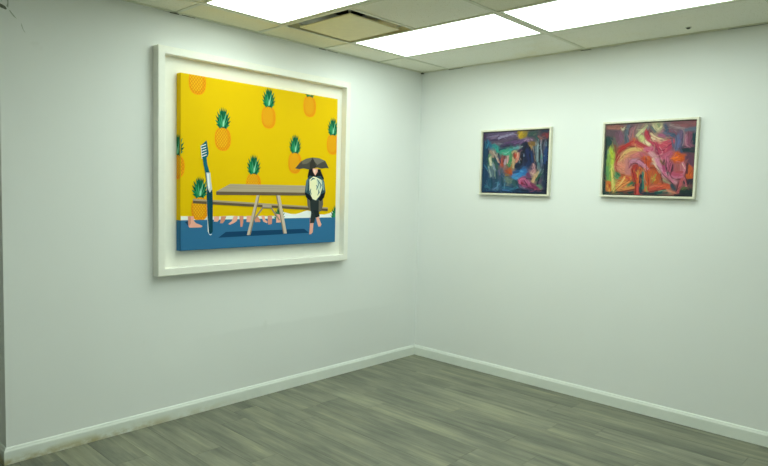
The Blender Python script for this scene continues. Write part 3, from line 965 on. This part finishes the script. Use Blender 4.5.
# white torn strip between the yellow wall and the blue floor
strip = [(0.0, 0.19), (0.0, 0.217), (0.10, 0.214), (0.24, 0.211), (0.36, 0.214), (0.50, 0.208), (0.60, 0.210), (0.70, 0.207), (0.77, 0.213), (0.795, 0.240)]
strip += [(0.84, 0.229), (0.88, 0.221), (0.92, 0.220), (0.96, 0.228), (1.00, 0.240), (1.03, 0.246), (1.075, 0.238), (1.11, 0.224), (1.15, 0.216), (1.20, 0.214), (1.25, 0.222), (1.285, 0.236), (1.322, 0.244), (1.322, 0.19)]
art.poly(WHITE, strip)
# pineapples
LEAVES = [(0.0, 0.130, 0.0), (-0.026, 0.118, -0.30), (0.026, 0.120, 0.30), (-0.044, 0.100, -0.62), (0.044, 0.102, 0.62), (-0.054, 0.074, -0.9), (0.054, 0.076, 0.9),
          (-0.057, 0.046, -1.15), (0.057, 0.048, 1.15), (-0.050, 0.020, -1.3), (0.050, 0.022, 1.3), (-0.014, 0.128, -0.12), (0.015, 0.126, 0.15), (-0.036, 0.085, -0.5), (0.036, 0.085, 0.5)]
def pineapple(cx, top, k=1.04, body=True):
    """cx, top: middle of the body's upper edge"""
    bw, bh = 0.059 * k, 0.152 * k
    zc = top - bh / 2
    if body:
        el = []
        for i in range(28):
            a = 2 * math.pi * i / 28
            ca, sa = math.cos(a), math.sin(a)
            el.append((cx + bw * math.copysign(abs(ca) ** 0.80, ca), zc + bh / 2 * math.copysign(abs(sa) ** 0.86, sa) ))
        art.poly('ea960a', el)
        art.poly('f4aa14', [(cx + (x - cx) * 0.72 - 0.006, zc + (z - zc) * 0.8 + 0.006) for x, z in el])
        def inside_line(x0, z0, dx, dz):
            ts = []
            for s in range(-60, 61):
                x, z = x0 + dx * s / 60 * 0.12, z0 + dz * s / 60 * 0.12
                if ((x - cx) / bw) ** 2 + ((z - zc) / (bh / 2)) ** 2 < 0.93: ts.append((x, z))
            return (ts[0], ts[-1]) if len(ts) > 2 else None
        for n in range(-5, 6):
            for sg in (-1, 1):
                q = inside_line(cx + n * 0.019 * k, zc, 0.62 * sg, 0.78)
                if q: art.line('c67c0c', q[0], q[1], 0.0032)
    base = top - 0.006 * k
    for n, (dx, dz, tilt) in enumerate(LEAVES):
        dx, dz = dx * k, dz * k
        mid = (cx + dx * 0.45, base + dz * 0.55)
        tip = (cx + dx, base + dz)
        col = ('12603a', '1b7a49', '0e5233')[n % 3]
        art.curve(col, [(cx + dx * 0.25, base), mid, tip], [0.026 * k, 0.024 * k, 0.001])
    for dx, dz, c in ((-0.012, 0.085, '3f9e6c'), (0.020, 0.095, '6fbf93'), (0.034, 0.062, '2f8d5c'), (-0.030, 0.060, '2f8d5c'), (0.004, 0.055, '8fcfa8')):
        art.curve(c, [(cx + dx * 0.2 * k, base + 0.008 * k), (cx + dx * 0.7 * k, base + dz * 0.6 * k), (cx + dx * k, base + dz * k)], [0.006 * k, 0.007 * k, 0.001])
for px, pz in ((0.114, 1.142), (0.301, 0.799), (0.666, 0.978), (1.037, 1.096), (1.272, 0.832), (-0.034, 0.604), (0.546, 0.506), (0.905, 0.672), (0.134, 0.340)):
    pineapple(px, pz + 0.003)
pineapple(0.770, 0.17, 0.85, False)
pineapple(1.318, 0.17, 0.95, False)
art.poly(BLUE, [(0, 0), (AW, 0), (AW, 0.1905), (0, 0.1905)])
# shadow of the table on the blue floor
art.poly('14405f', [(0.329, 0.107), (1.0, 0.109), (1.05, 0.077), (0.27, 0.070)])
# bare feet in a row under the table
SK, SK2 = 'dba68c', 'c58a70'
art.poly('1b3f58', [(0.030, 0.178), (0.062, 0.19), (0.085, 0.150), (0.060, 0.146)])
art.poly(SK, [(0.050, 0.215), (0.090, 0.215), (0.092, 0.185), (0.108, 0.170), (0.150, 0.154), (0.153, 0.146), (0.140, 0.142), (0.062, 0.142), (0.054, 0.152)])
art.poly(SK2, [(0.050, 0.215), (0.070, 0.215), (0.070, 0.170), (0.056, 0.150)])
for pts, c in (
    ([(0.238, 0.212), (0.276, 0.212), (0.276, 0.188), (0.262, 0.176), (0.236, 0.178)], SK),
    ([(0.290, 0.212), (0.330, 0.212), (0.318, 0.182), (0.304, 0.166), (0.282, 0.166), (0.286, 0.180)], SK2),
    ([(0.388, 0.212), (0.420, 0.212), (0.414, 0.180), (0.392, 0.166), (0.358, 0.154), (0.346, 0.160), (0.372, 0.178)], SK),
    ([(0.432, 0.212), (0.466, 0.212), (0.464, 0.166), (0.456, 0.138), (0.442, 0.138), (0.440, 0.170)], SK2),
    ([(0.492, 0.212), (0.540, 0.212), (0.548, 0.180), (0.528, 0.168), (0.490, 0.170)], SK),
    ([(0.556, 0.212), (0.580, 0.212), (0.606, 0.176), (0.604, 0.168), (0.560, 0.168)], SK2),
    ([(0.612, 0.212), (0.640, 0.212), (0.646, 0.184), (0.668, 0.168), (0.660, 0.158), (0.630, 0.170)], SK),
    ([(0.668, 0.212), (0.706, 0.212), (0.704, 0.152), (0.672, 0.148), (0.668, 0.166)], SK2),
    ([(0.742, 0.225), (0.772, 0.218), (0.784, 0.162), (0.742, 0.160)], SK)):
    art.poly(c, pts)
# bench
art.poly('a09272', [(0.085, 0.327), (1.233, 0.268), (1.233, 0.258), (0.085, 0.315)])
art.poly('5d5138', [(0.085, 0.315), (1.233, 0.258), (1.233, 0.240), (0.085, 0.298)])
# toothbrush
art.poly('e6eee6', [(0.182, 0.440), (0.196, 0.440), (0.192, 0.30), (0.200, 0.100), (0.212, 0.088), (0.202, 0.094), (0.192, 0.115), (0.184, 0.30)])
art.poly('0c3e4a', [(0.186, 0.46), (0.206, 0.40), (0.224, 0.386), (0.228, 0.30), (0.228, 0.110), (0.214, 0.098), (0.200, 0.106), (0.188, 0.23), (0.183, 0.34)])
art.poly('124f5e', [(0.194, 0.32), (0.200, 0.32), (0.208, 0.13), (0.202, 0.13)])
art.poly('e6eee6', [(0.203, 0.098), (0.214, 0.088), (0.226, 0.098), (0.214, 0.094)])
art.poly('125b66', [(0.152, 0.592), (0.180, 0.600), (0.186, 0.550), (0.204, 0.498), (0.202, 0.39), (0.186, 0.39), (0.172, 0.495), (0.158, 0.550)])
art.poly('b9c4bc', [(0.178, 0.498), (0.208, 0.498), (0.214, 0.440), (0.222, 0.390), (0.206, 0.366), (0.192, 0.390), (0.184, 0.44)])
art.poly('e9efe4', [(0.186, 0.490), (0.196, 0.490), (0.206, 0.400), (0.198, 0.388), (0.190, 0.42)])
art.poly('0c5a62', [(0.150, 0.588), (0.140, 0.668), (0.180, 0.706), (0.196, 0.622), (0.188, 0.600), (0.170, 0.588)])
for i in range(5):
    z = 0.596 + i * 0.0165
    x = 0.145 - i * 0.0015
    art.line('e8f0ea', (x, z + 0.002), (x + 0.036, z + 0.016), 0.0048)
art.line('e8f0ea', (0.147, 0.585), (0.139, 0.668), 0.004)
# picnic table
WOOD, WOODD, WOODL = 'a39a7c', '62563f', 'b9b096'
art.line('8f866a', (0.631, 0.275), (0.545, 0.178), 0.012)
art.line('8f866a', (0.690, 0.275), (0.770, 0.178), 0.012)
art.poly('a39a7c', [(0.622, 0.292), (0.700, 0.289), (0.700, 0.268), (0.622, 0.270)])
art.poly('6d6349', [(0.622, 0.270), (0.700, 0.268), (0.700, 0.262), (0.622, 0.264)])
art.poly(WOODL, [(0.572, 0.356), (0.598, 0.356), (0.524, 0.079), (0.494, 0.080)])
art.poly('857b5f', [(0.590, 0.356), (0.598, 0.356), (0.524, 0.079), (0.514, 0.079)])
art.poly(WOODL, [(0.738, 0.356), (0.772, 0.356), (0.839, 0.079), (0.806, 0.080)])
art.poly('857b5f', [(0.738, 0.356), (0.748, 0.356), (0.814, 0.080), (0.806, 0.080)])
art.poly(WOOD, [(0.358, 0.428), (1.04, 0.432), (1.04, 0.380), (0.253, 0.376)])
art.line('968c70', (0.335, 0.416), (1.04, 0.419), 0.003)
art.line('968c70', (0.305, 0.402), (1.04, 0.405), 0.003)
art.poly(WOODD, [(0.253, 0.376), (1.04, 0.380), (1.04, 0.358), (0.253, 0.354)])
# seated figure under a black umbrella
art.poly('17181a', [(1.040, 0.560), (1.150, 0.560), (1.164, 0.530), (1.188, 0.492), (1.178, 0.462), (1.040, 0.462), (1.026, 0.500)])
art.poly('d6a58c', [(1.072, 0.562), (1.124, 0.562), (1.122, 0.538), (1.100, 0.510), (1.078, 0.536)])
art.poly('f0c9b0', [(1.080, 0.556), (1.104, 0.556), (1.100, 0.520), (1.084, 0.538)])
art.poly('c98a70', [(1.056, 0.198), (1.054, 0.158), (1.090, 0.158), (1.086, 0.085), (1.070, 0.067), (1.050, 0.066), (1.054, 0.120), (1.060, 0.160)])
art.poly('d9a488', [(1.056, 0.155), (1.092, 0.155), (1.084, 0.080), (1.068, 0.067), (1.050, 0.067), (1.056, 0.110)])
art.poly('d9a488', [(1.112, 0.205), (1.140, 0.205), (1.156, 0.165), (1.172, 0.138), (1.160, 0.122), (1.140, 0.122), (1.124, 0.160)])
art.poly('5b5a4c', [(1.022, 0.350), (1.180, 0.350), (1.184, 0.290), (1.166, 0.242), (1.130, 0.230), (1.060, 0.240), (1.030, 0.280)])
art.poly('26302f', [(1.052, 0.340), (1.140, 0.340), (1.140, 0.245), (1.112, 0.200), (1.098, 0.150), (1.056, 0.150), (1.066, 0.225), (1.056, 0.280)])
art.poly('1d2627', [(1.085, 0.250), (1.142, 0.240), (1.152, 0.200), (1.112, 0.190)])
art.poly('2d4a50', [(1.014, 0.470), (1.046, 0.508), (1.090, 0.500), (1.156, 0.510), (1.190, 0.470), (1.206, 0.390), (1.176, 0.334), (1.130, 0.322), (1.050, 0.330), (1.000, 0.376)])
art.poly('4f6f72', [(1.014, 0.470), (1.036, 0.490), (1.026, 0.400), (1.010, 0.380)])
art.poly('6f9490', [(1.166, 0.490), (1.188, 0.460), (1.196, 0.400), (1.178, 0.400)])
art.poly('14191c', [(1.000, 0.382), (1.040, 0.368), (1.084, 0.336), (1.060, 0.318), (1.014, 0.344)])
art.poly('14191c', [(1.206, 0.388), (1.164, 0.370), (1.130, 0.330), (1.160, 0.316), (1.192, 0.344)])
art.poly('d9dfb0', [(1.044, 0.478), (1.080, 0.502), (1.110, 0.498), (1.164, 0.478), (1.172, 0.420), (1.150, 0.360), (1.110, 0.322), (1.076, 0.334), (1.046, 0.388)])
art.poly('b9ccb0', [(1.110, 0.492), (1.160, 0.474), (1.168, 0.424), (1.146, 0.372), (1.128, 0.400)])
for pts in (((1.056, 0.470), (1.078, 0.488), (1.100, 0.484)), ((1.120, 0.484), (1.140, 0.460), (1.132, 0.430)), ((1.146, 0.458), (1.160, 0.440), (1.150, 0.412)), ((1.112, 0.440), (1.124, 0.424), (1.114, 0.400)), ((1.060, 0.410), (1.052, 0.390), (1.066, 0.366)), ((1.132, 0.404), (1.140, 0.384), (1.126, 0.360))):
    art.curve('3d6a6c', pts, [0.004, 0.013, 0.004])
art.poly('46463c', [(0.905, 0.556), (0.930, 0.580), (0.963, 0.611), (1.010, 0.632), (1.072, 0.645), (1.140, 0.642), (1.196, 0.626), (1.216, 0.600), (1.236, 0.570), (1.210, 0.573), (1.165, 0.566), (1.112, 0.572), (1.044, 0.552), (0.985, 0.560), (0.945, 0.552)])
art.poly('63624f', [(1.072, 0.644), (1.010, 0.632), (0.963, 0.611), (0.975, 0.590), (1.020, 0.596), (1.050, 0.615)])
art.poly('6b6a5c', [(1.072, 0.644), (1.140, 0.641), (1.196, 0.625), (1.160, 0.612), (1.120, 0.592), (1.090, 0.615)])
art.poly('32322b', [(1.072, 0.644), (1.046, 0.600), (1.044, 0.553), (1.110, 0.571), (1.096, 0.606)])

def big_painting():
    X0, Z0 = -2.548, 0.951
    w, h, d, fw = 1.603, 1.410, 0.065, 0.046
    t = thing('framed_painting', 'large yellow pineapple and picnic table painting in a deep white frame on the left wall', 'painting', (X0 + w / 2, 0.0, Z0))
    # frame: four mitred lengths of one moulding in one mesh
    bm = bmesh.new()
    prof = [(0.0, 0.0), (0.0, -d + 0.003), (0.003, -d), (fw - 0.002, -d), (fw, -d + 0.002), (fw, -0.002), (fw, 0.0)]
    corners = [(-w / 2, 0.0, 1, 1), (w / 2, 0.0, -1, 1), (w / 2, h, -1, -1), (-w / 2, h, 1, -1)]
    rings = [[bm.verts.new((x + sx * o, y, z + sz * o)) for o, y in prof] for x, z, sx, sz in corners]
    for k in range(4):
        a, b = rings[k], rings[(k + 1) % 4]
        for i in range(len(prof)):
            bm.faces.new((a[i], a[(i + 1) % len(prof)], b[(i + 1) % len(prof)], b[i]))
    link('frame', bm, M_FRAMEWHITE, t)
    bm = bmesh.new()
    box(bm, -w / 2 + fw, w / 2 - fw, -0.012, -0.002, fw, h - fw)
    link('backing_board', bm, M_BACKBOARD, t)
    # canvas on its stretcher, edges wrapped and softly rounded
    cx0, cz0, yf, yb = -2.400 - (X0 + w / 2), 1.102 - Z0, -0.060, -0.0125
    bm = bmesh.new()
    box(bm, cx0, cx0 + AW, yf, yb, cz0, cz0 + AH)
    ed = [e for e in bm.edges if sum(abs(v.co.y - yf) < 1e-6 for v in e.verts) >= 1]
    bmesh.ops.bevel(bm, geom=ed, offset=0.0035, segments=3, profile=0.5, affect='EDGES')
    bmesh.ops.bisect_plane(bm, geom=bm.verts[:] + bm.edges[:] + bm.faces[:], plane_co=(0, 0, cz0 + 0.195), plane_no=(0, 0, 1))
    lay = bm.faces.layers.float_vector.new('pg')
    for f in bm.faces:
        f[lay] = pigment(BLUE if f.calc_center_median().z < cz0 + 0.195 else YEL)
    bmesh.ops.recalc_face_normals(bm, faces=bm.faces[:])
    m = 0.0037
    for k, (col, pts) in enumerate(art.items):
        pts = clip(pts, m, AW - m, m, AH - m)
        if not pts: continue
        y = yf - 0.0001 - 0.000006 * k
        f = bm.faces.new([bm.verts.new((cx0 + x, y, cz0 + z)) for x, z in pts])
        f.normal_update()
        if f.normal.y > 0: f.normal_flip()
        f[lay] = pigment(col)
    for k, (col, pts) in enumerate(art.items):           # the fruit at the left edge runs on round the side
        if min(p[0] for p in pts) > -0.001: continue
        pts = clip(pts, -0.045, -0.004, 0.2, AH - m)
        if not pts: continue
        f = bm.faces.new([bm.verts.new((cx0 - 0.0001 - 0.000006 * k, yf - x, cz0 + z)) for x, z in pts])
        f.normal_update()
        if f.normal.x > 0: f.normal_flip()
        f[lay] = pigment(col)
    me = bpy.data.meshes.new('canvas')
    bm.to_mesh(me); bm.free()
    me.materials.append(M_ACRYLIC)
    n = len(me.polygons)
    pv = np.zeros(n * 3, np.float32); me.attributes['pg'].data.foreach_get('vector', pv); pv = pv.reshape(n, 3)
    at = me.attributes.new('pigment', 'FLOAT_COLOR', 'CORNER')
    buf = np.ones((len(me.loops), 4), np.float32)
    for p in me.polygons: buf[p.loop_start:p.loop_start + p.loop_total, :3] = pv[p.index]
    at.data.foreach_set('color', buf.ravel())
    o = bpy.data.objects.new('canvas', me); COL.objects.link(o); o.parent = t
big_painting()

# ------------------------------------------------------------------ two expressionist oils on the right wall
def paint_strokes(strokes, base, gw, gh, aspect, seed):
    """brush the strokes onto a grid of pigment; also returns the relief of the paint"""
    r = np.random.default_rng(seed)
    U, V = np.meshgrid(np.linspace(0, 1, gw), np.linspace(0, 1, gh))
    X, Y = U, V * aspect
    img = np.empty((gh, gw, 3)); img[:] = hexlin(base)
    rel = np.zeros((gh, gw))
    order = sorted(range(len(strokes)), key=lambda i: (0, -strokes[i][1], i) if strokes[i][1] > 0.075 else (1, 0, i))
    maps = {}
    under = np.zeros((gh, gw, 3)); wsum = np.zeros((gh, gw))
    for i in order:
        col, w, pts = strokes[i]
        P = [np.array((u, v * aspect)) for u, v in pts]
        if len(P) > 2:                                   # round the corners of the stroke
            Q = [P[0]]
            for a, b in zip(P, P[1:]): Q += [a * 0.75 + b * 0.25, a * 0.25 + b * 0.75]
            P = Q + [P[-1]]
        best = np.full((gh, gw), 9.0); side = np.zeros((gh, gw)); along = np.zeros((gh, gw)); acc = 0.0
        ang = np.zeros((gh, gw))
        for a, b in zip(P, P[1:]):
            d = b - a; l = np.hypot(*d) + 1e-6
            tt = np.clip(((X - a[0]) * d[0] + (Y - a[1]) * d[1]) / l ** 2, 0, 1)
            dist = np.hypot(X - a[0] - tt * d[0], Y - a[1] - tt * d[1])
            s = ((X - a[0]) * -d[1] + (Y - a[1]) * d[0]) / l
            k = dist < best
            best = np.where(k, dist, best); side = np.where(k, s, side); along = np.where(k, acc + tt * l, along)
            ang = np.where(k, math.atan2(d[1], d[0]), ang)
            acc += l
        maps[i] = (best, side, along, ang)
        if w < 0.12:
            wt = w ** 0.5 / (np.maximum(best - w * 0.4, 0) + 0.010) ** 3
            under += np.array(hexlin(col)) * wt[..., None]; wsum += wt
    img = 0.22 * img + 0.78 * under / wsum[..., None]     # underpainting scumbled from the colours around
    field = np.zeros((gh, gw)); near = np.full((gh, gw), 9.0)
    for i in order:
        col, w, pts = strokes[i]
        best, side, along, ang = maps[i]
        k = best < near
        near = np.where(k, best, near); field = np.where(k, ang, field)
        hw = w * 0.56
        ph = r.uniform(0, 6.28, 3); fr = r.uniform(0.8, 1.2)
        bristle = np.sin(side * 700 * fr + ph[0] + 2 * np.sin(along * 22 + ph[1])) * 0.5 + np.sin(side * 330 * fr + ph[2] + along * 9) * 0.5
        soft = max(0.006, hw * 0.55)
        alpha = np.clip((hw + soft * 0.30 - best + bristle * 0.0035) / soft, 0, 1)
        alpha = alpha * alpha * (3 - 2 * alpha) * (0.55 if w > 0.12 else 0.86)
        c = np.array(hexlin(col))
        shade = (1 + 0.20 * bristle)[..., None]
        img = img * (1 - alpha[..., None]) + c * shade * alpha[..., None]
        rel = rel * (1 - alpha) + (0.5 + 0.5 * bristle) * alpha
    for n in range(700):                                 # short broken touches over everything
        x, y = r.uniform(0, 1), r.uniform(0, aspect)
        i, j = int(x * (gw - 1)), int(y / aspect * (gh - 1))
        a = field[j, i] + r.normal(0, 0.35)
        i2, j2 = np.clip(i + r.integers(-9, 10), 0, gw - 1), np.clip(j + r.integers(-9, 10), 0, gh - 1)
        c = img[j2, i2] * r.uniform(0.55, 1.40)
        l, hw = r.uniform(0.012, 0.040), r.uniform(0.003, 0.007)
        dx, dy = X - x, Y - y
        u = dx * math.cos(a) + dy * math.sin(a); v = -dx * math.sin(a) + dy * math.cos(a) + 6 * u * u * r.normal()
        al = np.clip(1.4 - np.abs(v) / hw, 0, 1) * np.clip(1.4 - np.abs(u) / l, 0, 1) * 0.6
        img = img * (1 - al[..., None]) + c * al[..., None]
        rel = rel * (1 - al) + al * (0.5 + 0.5 * np.cos(v / hw))
    return np.clip(img * np.array(GAIN) * OILK, 0, 0.93), rel

def oil_painting(y_left, z0, label, strokes, base, seed):
    """y_left: the canvas edge nearer the corner; the picture runs towards -y"""
    cw, ch, d, fw = 0.611, 0.503, 0.034, 0.0145
    w, h = cw + 2 * fw, ch + 2 * fw
    t = thing('framed_painting', label, 'painting', (0.0, y_left - cw / 2, z0 - fw))
    def ringmesh(prof, ww, hh, zo):
        bm = bmesh.new()
        cs = [(ww / 2, zo, -1, 1), (-ww / 2, zo, 1, 1), (-ww / 2, zo + hh, 1, -1), (ww / 2, zo + hh, -1, -1)]
        rings = [[bm.verts.new((x, y + sy * o, z + sz * o)) for o, x in prof] for y, z, sy, sz in cs]
        n = len(prof)
        for k in range(4):
            a, b = rings[k], rings[(k + 1) % 4]
            for i in range(n): bm.faces.new((a[i], a[(i + 1) % n], b[(i + 1) % n], b[i]))
        return bm
    bm = ringmesh([(0, 0), (0, -d + 0.002), (0.002, -d), (fw - 0.002, -d), (fw, -d + 0.002), (fw, 0)], w, h, 0)
    link('frame', bm, M_PALEWOOD, t)
    bm = ringmesh([(0.0, -0.004), (0.0, -0.010), (0.005, -0.010), (0.005, -0.004)], cw, ch, fw)
    link('recess_shade', bm, M_RECESS_SHADE, t)  # dark ring standing in for the shadow between canvas and frame
    g = 0.005
    gw, gh = 260, 214
    img, rel = paint_strokes(strokes, base, gw, gh, ch / cw, seed)
    iw, ih = cw - 2 * g, ch - 2 * g
    verts = []
    for j in range(gh):
        for i in range(gw):
            edge = 0.0 if 0 < i < gw - 1 and 0 < j < gh - 1 else -1
            verts.append((-0.022 - 0.0012 * rel[j, i], iw / 2 - iw * i / (gw - 1), fw + g + ih * j / (gh - 1)))
    faces = [(j * gw + i, j * gw + i + 1, (j + 1) * gw + i + 1, (j + 1) * gw + i) for j in range(gh - 1) for i in range(gw - 1)]
    nv = len(verts)
    rim = [i for i in range(gw)] + [j * gw + gw - 1 for j in range(1, gh)] + [(gh - 1) * gw + i for i in range(gw - 2, -1, -1)] + [j * gw for j in range(gh - 2, 0, -1)]
    for v in rim: verts.append((-0.003, verts[v][1], verts[v][2]))
    nr = len(rim)
    for k in range(nr): faces.append((rim[(k + 1) % nr], rim[k], nv + k, nv + (k + 1) % nr))
    faces.append(tuple(nv + k for k in range(nr)))
    me = bpy.data.meshes.new('canvas')
    me.from_pydata(verts, [], faces)
    me.materials.append(M_OIL)
    at = me.attributes.new('pigment', 'FLOAT_COLOR', 'POINT')
    buf = np.ones((len(verts), 4), np.float32)
    flat = img.reshape(-1, 3)
    buf[:nv, :3] = flat
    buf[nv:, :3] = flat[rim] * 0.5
    at.data.foreach_set('color', buf.ravel())
    for p in me.polygons[:(gw - 1) * (gh - 1)]: p.use_smooth = True
    o = bpy.data.objects.new('canvas', me); COL.objects.link(o); o.parent = t
oil_painting(-0.699, 1.519, 'small dark blue and purple abstract painting in a thin pale frame, nearer the room corner', STROKES_BLUE, '20405a', 3)
oil_painting(-1.746, 1.527, 'red and pink painting of entwined figures in a thin pale frame on the right wall', STROKES_RED, '6a4a50', 4)

# ------------------------------------------------------------------ world, camera, view
w = bpy.data.worlds.new('World'); scene.world = w
w.use_nodes = True
w.node_tree.nodes['Background'].inputs[0].default_value = (0.6, 0.7, 0.65, 1)
w.node_tree.nodes['Background'].inputs[1].default_value = 0.02

cam = bpy.data.cameras.new('camera')
cam.sensor_width = 36.0
cam.lens = 28.829
cam.clip_start = 0.02
co = bpy.data.objects.new('camera', cam); COL.objects.link(co)
yaw, pitch, roll = 0.753512515, -0.0691649131, 0.0254660226
F = Vector((math.cos(pitch) * math.cos(yaw), math.cos(pitch) * math.sin(yaw), math.sin(pitch)))
R0 = F.cross(Vector((0, 0, 1))).normalized(); U0 = R0.cross(F)
R = math.cos(roll) * R0 + math.sin(roll) * U0
U = -math.sin(roll) * R0 + math.cos(roll) * U0
co.matrix_world = Matrix(((R.x, U.x, -F.x, -4.34416), (R.y, U.y, -F.y, -3.64952), (R.z, U.z, -F.z, 1.51844), (0, 0, 0, 1)))
scene.camera = co

scene.cycles.max_bounces = 16
scene.cycles.diffuse_bounces = 12
scene.view_settings.view_transform = 'Standard'
scene.view_settings.look = 'None'
scene.view_settings.gamma = 1.0
scene.view_settings.use_curve_mapping = False
scene.view_settings.exposure = EXPOSURE
